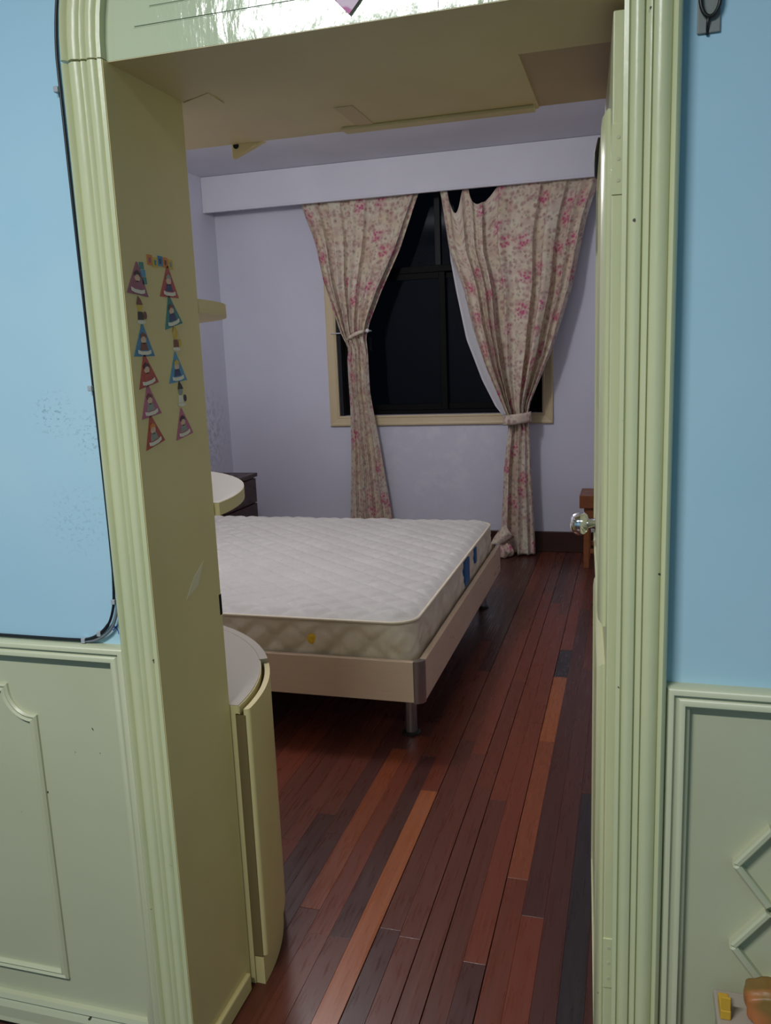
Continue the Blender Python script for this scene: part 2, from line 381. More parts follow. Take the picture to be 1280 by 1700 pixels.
# arched transom board above the door with raised panels
bm = bmesh.new(); pts = [(OL - .003, 0, DH)] + [(x * 1.0, 0, z) for x, z in arc] + [(OR + .003, 0, DH)]
extr(bm, [(p[0], WY - .012, p[2]) for p in pts], (0, .045, 0))
hd = struct(link('trim_4', bm, M['header']), 'glossy pale green arched board above the doorway')
def arch_panel(r, z0, d0, d1, bev):
    bm = bmesh.new(); a0 = math.asin(min(1, (z0 - DH) / r)) if z0 - DH < r else 0
    pts = [(AC[0] - r * math.cos(a), d0, DH + r * math.sin(a)) for a in [a0 + (math.pi - 2 * a0) * k / 24 for k in range(25)]]
    pts[0] = (AC[0] - r, d0, z0); pts[-1] = (AC[0] + r, d0, z0)
    extr(bm, pts, (0, d1 - d0, 0))
    bmesh.ops.bevel(bm, geom=[e for e in bm.edges if all(abs(v.co.y - d1) < 1e-5 for v in e.verts)], offset=bev, segments=2, affect='EDGES')
    return bm
link('raised_panel', arch_panel(.357, 1.983, WY - .011, WY - .0145, .002), M['header'], hd)
link('inner_panel', arch_panel(.325, 2.009, WY - .0135, WY - .0165, .0015), M['header'], hd)
# reveal (lining board of the opening) with its skirting
rv = struct(link('trim_5', box(BX(-.862, OL + .0012, WY + .001, 1.562, 0, DH), OL - .0035, OL + .0012, WY - .026, WY + .001, 0, DH), M['cream']), 'yellowed cream lining board on the left of the doorway')
link('skirting', BX(OL, OL + .012, WY - .02, 1.545, 0, .045, bev=.004), M['cream'], rv)
link('scuff', extr(bmesh.new(), [(OL + .0014, 1.42, .985), (OL + .0014, 1.455, 1.02), (OL + .0014, 1.50, 1.045), (OL + .0014, 1.47, 1.0)], (.0004, 0, 0)), paint('worn cream patch', lin((232, 222, 190)), lin((228, 216, 180)), .5, .05), rv)
link('strike_plate', BX(OL - .002, OL + .0015, 1.553, 1.5635, .91, .955), M['alu'], rv)
struct(link('trim_6', BX(OR + .022, OR + .034, WY, 1.55, 0, DH + .02), M['cream']))
struct(link('trim_7', BX(OL, OR + .034, WY - .0115, 1.5515, DH - .0012, DH + .03), M['soffit']), 'yellowed underside of the door lining')

# ---------------------------------------------------------------- wainscot in the hall
RAIL = [(0, 0), (0, .012), (.006, .018), (.012, .020), (.014, .014), (.018, .014), (.022, .019), (.029, .020), (.031, .013), (.036, .011), (.038, .004), (.038, 0)]
RZ = 0.918
wl = struct(link('wainscot_left', BX(-2.98, OL - .07, WY - .006, WY + .004, .02, RZ), M['wains'], wf)); del wl['kind']
wr = link('wainscot_right', BX(OR + .07, 1.58, WY - .006, WY + .004, .02, RZ), M['wains'], wf)
wl.name = 'wainscot_panel'; wr.name = 'wainscot_panel'
lx = OL - CW; rx = OR + CW
shade_auto(link('wainscot_frame', sweep_xz(bmesh.new(), [(lx, .06), (lx, RZ), (-2.98, RZ)], RAIL, WY - .006), M['wains'], wl), 50)
shade_auto(link('wainscot_frame', sweep_xz(bmesh.new(), [(1.58, RZ), (rx, RZ), (rx, .06)], RAIL, WY - .006), M['wains'], wr), 50)
BB = [(0, 0), (0, .012), (.010, .016), (.014, .011), (.020, .014), (.030, .018), (.055, .018), (.065, .020), (.065, 0)]
struct(link('baseboard_left', sweep_xz(bmesh.new(), [(lx + .0, .09), (-2.98, .09)], BB, WY - .006), M['wains']))
struct(link('baseboard_right', sweep_xz(bmesh.new(), [(1.58, .09), (rx, .09)], BB, WY - .006), M['wains']))
PM = [(-.009, 0), (-.009, .005), (-.005, .009), (0, .006), (.005, .009), (.009, .004), (.009, 0)]
q = [(-1.212 + .0 + .056 * math.sin(a), .752 + .0 + (.046) * (1 - math.cos(a)) if False else .799 - .046 * math.sin(a) * 1.0) for a in [0]]
def notch(cx, cz, r, a0, a1, n=8): return [(cx + r * math.cos(a0 + (a1 - a0) * k / n), cz + r * math.sin(a0 + (a1 - a0) * k / n)) for k in range(n + 1)]
x0, x1, z0, z1, r = -2.02, -1.152, .160, .812, .062
path = [(x1, z0)] + notch(x1, z1, r, -math.pi / 2, -math.pi, 8) + notch(x0, z1, r, 0, -math.pi / 2, 8) + [(x0, z0)]
shade_auto(link('panel_moulding', sweep_xz(bmesh.new(), path, PM, WY - .006, closed=True), M['wains'], wl), 40)
# lattice of diamond battens on the right wainscot
def batten(a, b, w=.0115, d=.018):
    bm = bmesh.new(); A = Vector((a[0], a[1])); B = Vector((b[0], b[1])); t = (B - A).normalized(); n = Vector((-t.y, t.x)) * w / 2
    pts = [A + n, B + n, B - n, A - n]
    extr(bm, [(p.x, WY - .005, p.y) for p in pts], (0, -d, 0))
    bmesh.ops.bevel(bm, geom=[e for e in bm.edges if all(v.co.y < WY - .005 - d + 1e-4 for v in e.verts)], offset=.003, segments=1, affect='EDGES')
    return bm
for cx in (.229, .340, .451):
    for cz in (.622, .475, .328):
        for sx, sz in ((-1, 1), (-1, -1), (1, 1), (1, -1)):
            link('lattice_batten', batten((cx + sx * .055, cz), (cx + sx * .004, cz + sz * .068)), M['wains'], wr)

# ---------------------------------------------------------------- overhead cupboard over the doorway (seen from below)
oc = thing('overhead_cupboard', 'yellowed overhead cupboard above the doorway inside the bedroom', 'cupboard', (-.6, 1.7, DH))
def lk(name, bm, mat, root, **k):
    o = link(name, bm, mat, root, **k); o.matrix_parent_inverse = Matrix.Translation(-root.location); return o
lk('bottom_board', BX(-1.10, -.193, 1.553, 1.905, DH, DH + .02), M['soffit'], oc)
o = lk('bottom_board', BX(-.193, RIGHT - .01, 1.553, 1.905, DH + .004, DH + .02), M['soffit2'], oc); o['label'] = 'bare brown bottom board'
lk('edge_strip', BX(-.62, -.2, 1.868, 1.905, DH - .007, DH, bev=.002), M['soffit'], oc)
lk('carcass', BX(-1.10, RIGHT - .01, 1.553, 1.888, DH + .021, CEIL - .003), M['cream'], oc)
for k in range(3): lk('door', BX(-1.095 + k * .57, -1.095 + k * .57 + .562, 1.889, 1.905, DH + .024, CEIL - .008, bev=.003), M['cream'], oc)
bm = extr(bmesh.new(), [(-.838, 1.565, DH - .0005), (-.765, 1.528, DH - .0005), (-.768, 1.60, DH - .0005)], (0, 0, -.002)); lk('corner_gusset', bm, M['soffit'], oc)
bm = bmesh.new(); box(bm, -.585, -.545, 1.72, 1.903, DH - .0015, DH, bev=.0005); o = lk('batten', bm, paint('tape stained strip', lin((214, 194, 154)), lin((200, 178, 138)), .5, .05), oc)
tr = thing('triangular_bracket', 'small yellow triangular bracket hanging at the front edge of the cupboard underside', 'bracket', (-.89, 1.913, DH - .02))
bm = bmesh.new()
extr(bm, [(-.905, 1.907, DH + .028), (-.905, 1.907, DH - .030), (-.822, 1.907, DH + .002)], (0, .018, 0))
bmesh.ops.bevel(bm, geom=list(bm.edges), offset=.0015, segments=1, affect='EDGES')
lk('plate', bm, M['cream'], tr)
lk('hole', lathe(bmesh.new(), [(.007, 0), (.007, .0012), (.004, .0013)], (-.893, 1.9068, DH - .003), (0, -1, 0), 14), M['gap'], tr)

# ---------------------------------------------------------------- bedroom trims
struct(link('baseboard_back', BX(LEFT, RIGHT, BACK - .018, BACK, 0, .148, bev=.004), M['dwood']), 'dark mahogany baseboard under the window')
struct(link('baseboard_left_1', BX(LEFT, LEFT + .018, 1.56, BACK - .02, 0, .148, bev=.004), M['dwood']))

# ================================================================== WINDOW
wn = struct(thing('window_1', 'cream trimmed window showing dark night glass between the curtains', 'window', (-1.34, BACK, WZ0)))
del wn['category']
TP = [(0, 0), (0, .010), (.012, .016), (.018, .013), (.05, .018), (.062, .022), (.072, .020), (.075, .012), (.075, 0)]
def trimboard(pa, pb, mitre):
    bm = sweep_xz(bmesh.new(), [pa, pb], TP, BACK)
    return bm
cs = [(WX0, WZ0), (WX0, WZ1), (WX1, WZ1), (WX1, WZ0)]
for a in range(4):                                                # four mitred boards
    P = [cs[a], cs[(a + 1) % 4]]
    bm = bmesh.new(); sweep_xz(bm, P, TP, BACK)
    A = Vector(P[0]); B = Vector(P[1]); t = (B - A).normalized(); nrm = Vector((-t.y, t.x))
    for v in bm.verts:                                            # cut the ends at 45 degrees
        p = Vector((v.co.x, v.co.z)); s = (p - A).dot(nrm); l = (p - A).dot(t)
        if l < .001: l = -s
        else: l = (B - A).length + s
        q2 = A + t * l + nrm * s; v.co.x, v.co.z = q2.x, q2.y
    lk('trim_board', bm, M['wtrim'], wn)
GY = BACK + .10
def fr(name, x0, x1, z0, z1, y, w, d, mat):
    f = bmesh.new(); box(f, x0, x0 + w, y, y + d, z0, z1, .002, 1); box(f, x1 - w, x1, y, y + d, z0, z1, .002, 1)
    box(f, x0 + w, x1 - w, y, y + d, z0, z0 + w, .002, 1); box(f, x0 + w, x1 - w, y, y + d, z1 - w, z1, .002, 1)
    return lk(name, f, mat, wn)
fr('outer_frame', WX0, WX1, WZ0, WZ1, GY - .03, .03, .10, M['alu2'] if False else M['alu'])
lk('jamb_liner', BX(WX0, WX0 + .028, BACK + .005, GY - .032, WZ0, WZ1), M['alu2'], wn)
lk('transom', BX(WX0 + .03, WX1 - .03, GY - .025, GY + .05, 2.0, 2.045, .002, 1), M['alu'], wn)
lk('upper_mullion', BX(-1.345, -1.305, GY - .02, GY + .04, 2.045, WZ1 - .03, .002, 1), M['alu2'], wn)
for (a, b, y) in ((WX0 + .03, -1.28, GY - .015), (-1.33, WX1 - .03, GY + .02)):
    s = fr('sash', a, b, WZ0 + .03, 2.0, y, .045, .025, M['alu'])
    p = link('pane', BX(a + .045, b - .045, y + .010, y + .015, WZ0 + .075, 1.955), M['glass'], s)
for (a, b) in ((WX0 + .03, -1.345), (-1.305, WX1 - .03)):
    lk('pane', BX(a, b, GY + .008, GY + .013, 2.045, WZ1 - .03), M['glass'], wn)
lk('sash_latch', BX(-1.855, -1.838, GY - .035, GY - .012, 1.47, 1.57, .003), M['alu2'], wn)

# ================================================================== PELMET, RAIL, CURTAINS
pel = thing('curtain_pelmet', 'lavender white pelmet board across the top of the window wall', 'pelmet', (-1.2, 5.77, 2.6))
lk('fascia', BX(LEFT + .002, RIGHT - .002, 5.765, 5.785, 2.5, CEIL - .002, .002), M['ceil'], pel)
lk('bottom_lip', BX(LEFT + .003, RIGHT - .003, 5.758, 5.786, 2.492, 2.506, .003), M['ceil'], pel)
lk('top_board', BX(LEFT + .003, RIGHT - .003, 5.787, BACK - .002, CEIL - .02, CEIL - .002), M['ceil'], pel)
cr = thing('curtain_rail', 'curtain rail hidden behind the pelmet board', 'rail', (-1.25, 5.84, 2.53))
lk('track', BX(-2.36, 0.1, 5.83, 5.85, 2.525, 2.545, .003), M['alu2'], cr)
for x in (-2.3, -1.25, 0.0): lk('hanger', BX(x - .01, x + .01, 5.835, 5.845, 2.545, CEIL - .021), M['alu2'], cr)

def curtain(rowsL, rowsR, F, topz, botz, yc, amp, width, nu, nv, dip=None, flare=None):
    """cloth sheet hung from topz to botz; rows give its edges, F(u) the fold relief, amp(z) the fold depth"""
    zs = np.linspace(topz, botz, nv)
    def interp(rows):
        r = sorted(rows); z = [a[1] for a in sorted(rows, key=lambda p: p[1])]; x = [a[0] for a in sorted(rows, key=lambda p: p[1])]
        y = np.interp(zs, z, x); k = np.array([1, 2, 3, 2, 1.]) / 9
        yp = np.pad(y, 2, mode='edge'); return np.convolve(yp, k, 'valid')
    xl, xr = interp(rowsL), interp(rowsR)
    bm = bmesh.new(); uvl = bm.loops.layers.uv.new('UVMap'); us = np.linspace(0, 1, nu); grid = []; UU = []
    for j, z in enumerate(zs):
        row = []
        for i, u in enumerate(us):
            A = amp(z); f, g = F(u, z)
            x = xl[j] + (xr[j] - xl[j]) * u + g * A * .35
            zz = z
            if dip is not None: zz -= dip(u) * max(0.0, 1 - (topz - z) / .55)
            row.append(bm.verts.new((x, yc(z) - A * f, zz)))
        d = np.array([0.0] + [math.hypot(b.co.x - a.co.x, b.co.y - a.co.y) for a, b in zip(row, row[1:])]).cumsum()
        UU.append(d - d[nu // 2]); grid.append(row)
    for j in range(nv - 1):
        for i in range(nu - 1):
            f = bm.faces.new((grid[j][i], grid[j + 1][i], grid[j + 1][i + 1], grid[j][i + 1]))
            for lp, (a, b) in zip(f.loops, ((i, j), (i, j + 1), (i + 1, j + 1), (i + 1, j))):
                lp[uvl].uv = (UU[b][a] + width, zs[b])
    return bm
def folds(upper, lower, zt):
    """fold relief: pleats (centre, width, height, steep side) above the tie, broader ones below it"""
    def part(c0, u):
        s = g = 0.0
        for q in c0:
            c, w, h = q[:3]; sg = q[3] if len(q) > 3 else 0
            d = (u - c) / w
            if sg: d = d * sg; d = d * .75 if d < 0 else d * 4.0
            if abs(d) < 2.2:
                e = h * math.exp(-1.8 * d * d); s += e; g -= d * e * (sg if sg else 1) * (.5 if sg else 1)
        return s, g
    def F(u, z):
        t = min(1, max(0, (z - (zt - .16)) / .2))
        a = part(upper, u) if t > 0 else (0, 0); b = part(lower, u) if t < 1 else (0, 0)
        return a[0] * t + b[0] * (1 - t), a[1] * t + b[1] * (1 - t)
    return F
def solid(o, t=.0018):
    md = o.modifiers.new('thickness', 'SOLIDIFY'); md.thickness = t; md.offset = 0
# --- left curtain
cl = thing('curtain', 'left floral curtain pinched on a white knob, hem hidden behind the mattress', 'curtain', (-1.9, 5.83, 0.0), 'pair of floral window curtains')
LL = [(-2.275, 2.53), (-2.261, 2.469), (-2.181, 2.256), (-2.114, 1.959), (-2.039, 1.75), (-1.98, 1.571), (-1.947, 1.493), (-1.962, 1.418), (-1.96, 1.055), (-1.973, .703), (-2.004, .269), (-2.02, .03)]
LR = [(-1.40, 2.53), (-1.424, 2.478), (-1.556, 2.142), (-1.697, 1.873), (-1.79, 1.66), (-1.815, 1.56), (-1.807, 1.50), (-1.801, 1.429), (-1.799, 1.173), (-1.757, .878), (-1.715, .57), (-1.677, .275), (-1.65, .03)]
FL = folds([(.03, .03, 1.1), (.14, .07, .9, 1), (.245, .05, 1.1, -1), (.34, .07, .7, 1), (.44, .05, 1.2, -1), (.56, .09, 1.0, 1), (.74, .11, .6), (.90, .05, .5), (.965, .04, 1.3, 1)], [(.18, .16, 1.0, 1), (.42, .16, 1.2, 1), (.58, .12, 1.0, 1), (.86, .16, 1.2)], 1.56)
def ampL(z):
    if z > 1.55: return float(np.interp(z, [1.55, 1.75, 2.1, 2.5], [.052, .066, .056, .026]))
    return float(np.interp(z, [0, .5, 1.0, 1.4, 1.55], [.060, .052, .040, .036, .050]))
ycL = lambda z: float(np.interp(z, [0, .8, 1.3, 1.55, 1.8, 2.5], [5.86, 5.84, 5.82, 5.82, 5.84, 5.86]))
o = lk('cloth', curtain(LL, LR, FL, 2.525, .02, ycL, ampL, 1.25, 330, 150), M['floral'], cl, smooth=True, recalc=False); solid(o)
bm = tube(bmesh.new(), [(-1.808, 5.835, 1.606), (-1.816, 5.78, 1.604), (-1.845, 5.752, 1.596), (-1.885, 5.75, 1.582), (-1.925, 5.765, 1.562), (-1.955, 5.80, 1.545), (-1.965, 5.84, 1.535)], [.006, .010, .013, .014, .012, .009, .006], 10)
uvl = bm.loops.layers.uv.new('UVMap')
for f in bm.faces:
    for lp in f.loops: lp[uvl].uv = (lp.vert.co.x + .33, lp.vert.co.z + lp.vert.co.y)
lk('tieback', bm, M['floral'], cl, smooth=True)
hk = thing('tieback_hook', 'white ball ended tieback hook beside the left curtain', 'hook', (-1.815, 5.80, 1.607))
lk('ball', lathe(bmesh.new(), [(.001, -.015), (.009, -.012), (.0145, -.004), (.0145, .004), (.009, .012), (.001, .015)], (-1.794, 5.782, 1.607), (1, 0, 0), 18), M['white'], hk, smooth=True)
lk('arm', tube(bmesh.new(), [(-1.792, 5.79, 1.607), (-1.792, 5.86, 1.607), (-1.80, 5.905, 1.606), (-1.86, 5.922, 1.604), (-2.12, 5.928, 1.60)], .0045, 8), M['white'], hk, smooth=True)
# --- right curtain
rc = thing('curtain', 'right floral curtain with a sagging top edge, tied low, hem heaped on the floor', 'curtain', (-.75, 5.83, 0.0), 'pair of floral window curtains')
RL = [(-1.27, 2.53), (-1.257, 2.487), (-1.205, 2.114), (-1.112, 1.855), (-1.055, 1.6), (-.972, 1.341), (-.84, 1.045), (-.816, .99), (-.812, .90), (-.82, .82), (-.845, .614), (-.866, .27), (-.880, .016)]
RR = [(-.20, 2.53), (-.207, 2.505), (-.288, 2.263), (-.378, 1.824), (-.507, 1.421), (-.655, 1.075), (-.670, .989), (-.662, .90), (-.659, .865), (-.653, .615), (-.634, .274), (-.625, .016)]
FR = folds([(.035, .05, 1.1), (.14, .06, 1.2, 1), (.21, .05, 1.0, 1), (.275, .05, 1.4, 1), (.385, .05, .9, -1), (.52, .12, .6), (.64, .09, .9, 1), (.72, .06, 1.0, -1), (.80, .08, .9, 1), (.885, .05, 1.3, -1), (.965, .035, 1.3)], [(.20, .20, 1.0, 1), (.52, .15, 1.3, -1), (.80, .14, 1.1), (.96, .06, .6)], .99)
def ampR(z):
    return float(np.interp(z, [0, .3, .6, .9, 1.0, 1.3, 1.8, 2.5], [.065, .060, .050, .040, .050, .072, .062, .028]))
ycR = lambda z: float(np.interp(z, [0, .5, .9, 1.0, 1.4, 2.5], [5.84, 5.83, 5.815, 5.815, 5.84, 5.862]))
def dipR(u):
    d = 0.0
    if .055 < u < .155: d += .17 * math.sin((u - .055) / .10 * math.pi) ** .8
    if .19 < u < .385:
        t = (u - .19) / .195; d += .125 * math.sin(t ** .6 * math.pi) ** .9
    return d
o = lk('cloth', curtain(RL, RR, FR, 2.525, .012, ycR, ampR, 1.55, 420, 160, dip=dipR), M['floral'], rc, smooth=True, recalc=False); solid(o)
bm = bmesh.new(); uvl = bm.loops.layers.uv.new('UVMap')           # tie band round the waist of the curtain
ring = []
for k in range(40):
    a = 2 * math.pi * k / 40; ca, sa = math.cos(a), math.sin(a)
    cx, cy = -.745 + .094 * ca, 5.80 + .064 * sa - .012
    wob = .003 * math.sin(5 * a)
    ring.append([bm.verts.new((cx, cy + wob, z + .012 * ca)) for z in (.935, .955, .985, 1.005)])
    ring[-1][1].co.y -= .004 * (1 if sa < 0 else -1); ring[-1][2].co.y -= .004 * (1 if sa < 0 else -1)
for k in range(40):
    A, B = ring[k], ring[(k + 1) % 40]
    for q in range(3):
        f = bm.faces.new((A[q], B[q], B[q + 1], A[q + 1]))
        for lp, (i, j) in zip(f.loops, ((k, q), (k + 1, q), (k + 1, q + 1), (k, q + 1))): lp[uvl].uv = (i * .012, j * .025)
o = lk('tieback', bm, M['floral'], rc, smooth=True); solid(o, .004)
# white lining showing along the inner edge
li = [(-1.207, 2.15), (-1.198, 2.05), (-1.166, 1.858), (-1.098, 1.517), (-.991, 1.235), (-.90, 1.055), (-.845, .985)]
zz = np.linspace(2.15, .985, 50); zi = [p[1] for p in li][::-1]; xi = [p[0] for p in li][::-1]
rz = [p[1] for p in sorted(RL, key=lambda p: p[1])]; rxs = [p[0] for p in sorted(RL, key=lambda p: p[1])]
bm = bmesh.new(); rows = []
for z in zz:
    a = float(np.interp(z, zi, xi)); b = float(np.interp(z, rz, rxs)) + .06
    rows.append([bm.verts.new((a + (b - a) * t, ycR(z) + .004 + .02 * math.sin(t * math.pi), z)) for t in (0, .15, .35, .6, .8, 1)])
for A, B in zip(rows, rows[1:]):
    for k in range(5): bm.faces.new((A[k], A[k + 1], B[k + 1], B[k]))
o = lk('lining', bm, M['lining'], rc, smooth=True); solid(o); o['label'] = 'white lining along the inner edge'
# heap of hem cloth lying on the floor
def heap(cx, cy, cz, rx_, ry_, rz_, seed, sharp):
    bm = bmesh.new(); bmesh.ops.create_icosphere(bm, subdivisions=4, radius=1.0); rr = random.Random(seed)
    ph = [rr.uniform(0, 6.28) for _ in range(6)]
    for v in bm.verts:
        p = v.co.copy(); a = math.atan2(p.y, p.x)
        k = 1 + .16 * math.sin(3 * a + ph[0] + 2 * p.z) + .10 * math.sin(5 * p.z + 2 * a + ph[1]) + .06 * math.sin(9 * a + ph[2])
        k *= 1 + sharp * max(0, p.z) * math.cos(a - 2.4)
        v.co = Vector((cx + p.x * rx_ * k, cy + p.y * ry_ * k, max(.003, cz + p.z * rz_ * k)))
    uvl = bm.loops.layers.uv.new('UVMap')
    for f in bm.faces:
        for lp in f.loops: lp[uvl].uv = (lp.vert.co.x + lp.vert.co.y * .5, lp.vert.co.z + .4 * lp.vert.co.y)
    return bm
lk('hem_heap', heap(-.835, 5.735, .05, .055, .05, .06, 3, .2), M['floral'], rc, smooth=True)
bm = bmesh.new(); uvl = bm.loops.layers.uv.new('UVMap')           # turned-up corner of the hem, a folded flap
A = [(-.945, 5.70, .075), (-.90, 5.715, .155), (-.855, 5.735, .215), (-.825, 5.745, .235)]; B = [(-.915, 5.69, .068), (-.86, 5.70, .10), (-.80, 5.72, .125), (-.765, 5.74, .15)]
n1 = 12; g = []
for i in range(n1 + 1):
    t = i / n1 * 3; k = min(int(t), 2); f_ = t - k
    pa = Vector(A[k]).lerp(Vector(A[k + 1]), f_); pb = Vector(B[k]).lerp(Vector(B[k + 1]), f_)
    g.append([bm.verts.new(pa.lerp(pb, s / 6) + Vector((0, -.03 * math.sin(s / 6 * math.pi) * (.3 + i / n1), 0))) for s in range(7)])
for i in range(n1):
    for s in range(6):
        f = bm.faces.new((g[i][s], g[i + 1][s], g[i + 1][s + 1], g[i][s + 1]))
        for lp in f.loops: lp[uvl].uv = (lp.vert.co.x * 1.2, lp.vert.co.z * 1.2)
o = lk('hem_flap', bm, M['floral'], rc, smooth=True); solid(o, .003)

# ================================================================== BED AND MATTRESS
bed = thing('bed', 'low pale maple laminate bed frame on round steel legs', 'bed', (-1.75, 3.73, 0))
BX0, BX1, BY0, BY1, BZ0, BZ1 = -2.90, -.704, 2.775, 4.69, .19, .345
lk('side_board', BX(BX0 + .02, BX1 - .036, BY0, BY0 + .022, BZ0, BZ1, .0015), M['bedwood'], bed)
lk('side_board', BX(BX0 + .02, BX1 - .036, BY1 - .022, BY1, BZ0, BZ1, .0015), M['bedwood'], bed)
lk('side_board', BX(BX1 - .022, BX1, BY0 + .036, BY1 - .036, BZ0, BZ1, .0015), M['bedwood'], bed)
for sy, yy in ((1, BY0), (-1, BY1)):                              # rounded steel corner posts
    bm = bmesh.new(); n = 10; cx, cy = BX1 - .034, yy + sy * .034
    pts = [(cx + .034 * math.cos(a), cy - sy * .034 * math.sin(a), BZ0 - .004) for a in [math.pi / 2 * k / n for k in range(n + 1)]] + [(cx - .004, cy - sy * .034, BZ0 - .004), (cx - .004, cy - sy * .008, BZ0 - .004), (cx + .008, cy + sy * .004, BZ0 - .004), (cx + .034, cy + sy * .004, BZ0 - .004)]
    extr(bm, pts, (0, 0, BZ1 - BZ0 + .006)); shade_auto(lk('corner_post', bm, M['steel'], bed), 30)
lk('slat_base', BX(BX0 + .02, BX1 - .024, BY0 + .024, BY1 - .024, .285, .305), M['bedwood'], bed)
lk('headboard', BX(-2.985, BX0 + .018, BY0 - .05, BY1 + .03, .02, .95, .01), M['bedwood'], bed)
for x in (-.795, -1.75, -2.70):
    for y in (2.92, 4.55):
        bm = bmesh.new(); lathe(bm, [(.024, .012), (.024, .285)], (x, y, 0), (0, 0, 1), 20)
        lg = shade_auto(lk('leg', bm, M['steel'], bed), 40)
        shade_auto(lk('foot', lathe(bmesh.new(), [(.036, .0012), (.036, .008), (.028, .013)], (x, y, 0), (0, 0, 1), 20), M['black'], bed), 40)

ma = thing('mattress', 'cream quilted mattress with ivory piping lying on the bed frame', 'mattress', (-1.75, 3.73, .306))
MX0, MX1, MY0, MY1, MZ0, MZ1, MR = -2.86, -.742, 2.81, 4.645, .306, .487, .10
def outline(r_off=0.0, n=12, step=.012):
    pts = []
    cs = [(MX1 - MR, MY0 + MR, -math.pi / 2), (MX1 - MR, MY1 - MR, 0), (MX0 + MR, MY1 - MR, math.pi / 2), (MX0 + MR, MY0 + MR, math.pi)]
    for (cx, cy, a0), nx in zip(cs, cs[1:] + cs[:1]):
        arcp = [(cx + (MR + r_off) * math.cos(a0 + math.pi / 2 * k / n), cy + (MR + r_off) * math.sin(a0 + math.pi / 2 * k / n), math.cos(a0 + math.pi / 2 * k / n), math.sin(a0 + math.pi / 2 * k / n)) for k in range(n + 1)]
        pts += arcp
        b = (nx[0] + (MR + r_off) * math.cos(nx[2]), nx[1] + (MR + r_off) * math.sin(nx[2])); a = arcp[-1]
        L = math.hypot(b[0] - a[0], b[1] - a[1]); k = int(L / step)
        pts += [(a[0] + (b[0] - a[0]) * t / k, a[1] + (b[1] - a[1]) * t / k, a[2], a[3]) for t in range(1, k)]
    return pts
OP = outline(); bm = bmesh.new(); rows = []; NR = 16
s = 0; arcs = []
for i, p in enumerate(OP):
    if i: s += math.hypot(p[0] - OP[i - 1][0], p[1] - OP[i - 1][1])
    arcs.append(s)
rr = random.Random(5)
for j in range(NR + 1):
    t = j / NR; z = MZ0 + .004 + (MZ1 - MZ0 - .016) * t; row = []
    for (x, y, nx, ny), s in zip(OP, arcs):
        bulge = .012 * math.sin(math.pi * t) ** .6
        w1 = abs((t - .5) - .30 * math.sin(s * 2 * math.pi / .26)); w2 = abs((t - .5) + .30 * math.sin(s * 2 * math.pi / .26))
        q_ = min(1, min(w1, w2) / .13); env = math.sin(math.pi * t) ** .5
        sag = .004 * math.sin(s * 21 + 3 * t) * env + .003 * math.sin(s * 47 - 9 * t) * env
        d = bulge * .4 + .008 * q_ * env + sag - .010
        row.append(bm.verts.new((x + nx * d, y + ny * d, z)))
    rows.append(row)
n = len(OP)
for A, B in zip(rows, rows[1:]):
    for k in range(n): bm.faces.new((A[k], A[(k + 1) % n], B[(k + 1) % n], B[k]))
bm.faces.new(rows[0][::-1])
o = lk('border', bm, M['side'], ma, smooth=True); o['label'] = 'beige stitched side band'
# quilted top
bm = bmesh.new(); nx_, ny_ = 230, 200; g = []
for j in range(ny_ + 1):
    row = []
    for i in range(nx_ + 1):
        x = MX0 + .006 + (MX1 - MX0 - .012) * i / nx_; y = MY0 + .006 + (MY1 - MY0 - .012) * j / ny_
        cx = min(max(x, MX0 + MR), MX1 - MR); cy = min(max(y, MY0 + MR), MY1 - MR)
        dx, dy = x - cx, y - cy; dl = math.hypot(dx, dy); edge = MR - dl if (dx or dy) else MR
        if dl > MR - .005:
            k = (MR - .005) / dl; x, y = cx + dx * k, cy + dy * k; edge = .005
        e = min(1, edge / .055) if edge < MR else 1
        P = .125; a = ((x * .82 + y) / P) % 1; b = ((x * .82 - y) / P) % 1
        qa = min(a, 1 - a) * 2; qb = min(b, 1 - b) * 2
        puff = (1 - (1 - min(1, qa * 1.8)) ** 2) * (1 - (1 - min(1, qb * 1.8)) ** 2)
        rnd = .5 + .5 * math.sin(x * 17.3 + 1.3 * math.sin(y * 11)) * math.sin(y * 14.1 + x * 5)
        z = MZ1 - .013 + .013 * math.sin(e * math.pi / 2) + (.0125 * puff + .0050 * rnd) * e
        row.append(bm.verts.new((x, y, z)))
    g.append(row)
for j in range(ny_):
    for i in range(nx_): bm.faces.new((g[j][i], g[j][i + 1], g[j + 1][i + 1], g[j + 1][i]))
lk('quilted_top', bm, M['tick'], ma, smooth=True, recalc=False)
for z in (MZ1 - .010, MZ0 + .006):
    lk('piping', tube(bmesh.new(), [(p[0] - p[2] * .002, p[1] - p[3] * .002, z) for p in OP], .0062, 8, closed=True), M['pipe'], ma, smooth=True)
yel = newmat('yellow label', lin((226, 184, 40)), .5); blu = newmat('blue label', lin((40, 96, 150)), .5)
def patch(name, p0, p1, mat, label):
    bm = BX(min(p0[0], p1[0]), max(p0[0], p1[0]), min(p0[1], p1[1]), max(p0[1], p1[1]), p0[2], p1[2], .002); o = lk(name, bm, mat, ma); o['label'] = label; return o
o = lk('air_vent', lathe(bmesh.new(), [(.019, 0), (.021, .004), (.019, .008), (.010, .0105), (.004, .009)], (-1.14, MY0 + .004, .400), (0, -1, 0), 18), yel, ma, smooth=True); o['label'] = 'yellow vent badge on the front side'
patch('care_label', (MX1 - .008, 3.775, .345), (MX1 + .006, 3.885, .466), blu, 'blue label on the right side')
patch('care_label', (MX1 - .008, 4.045, .39), (MX1 + .006, 4.085, .468), blu, 'small blue label on the right side')

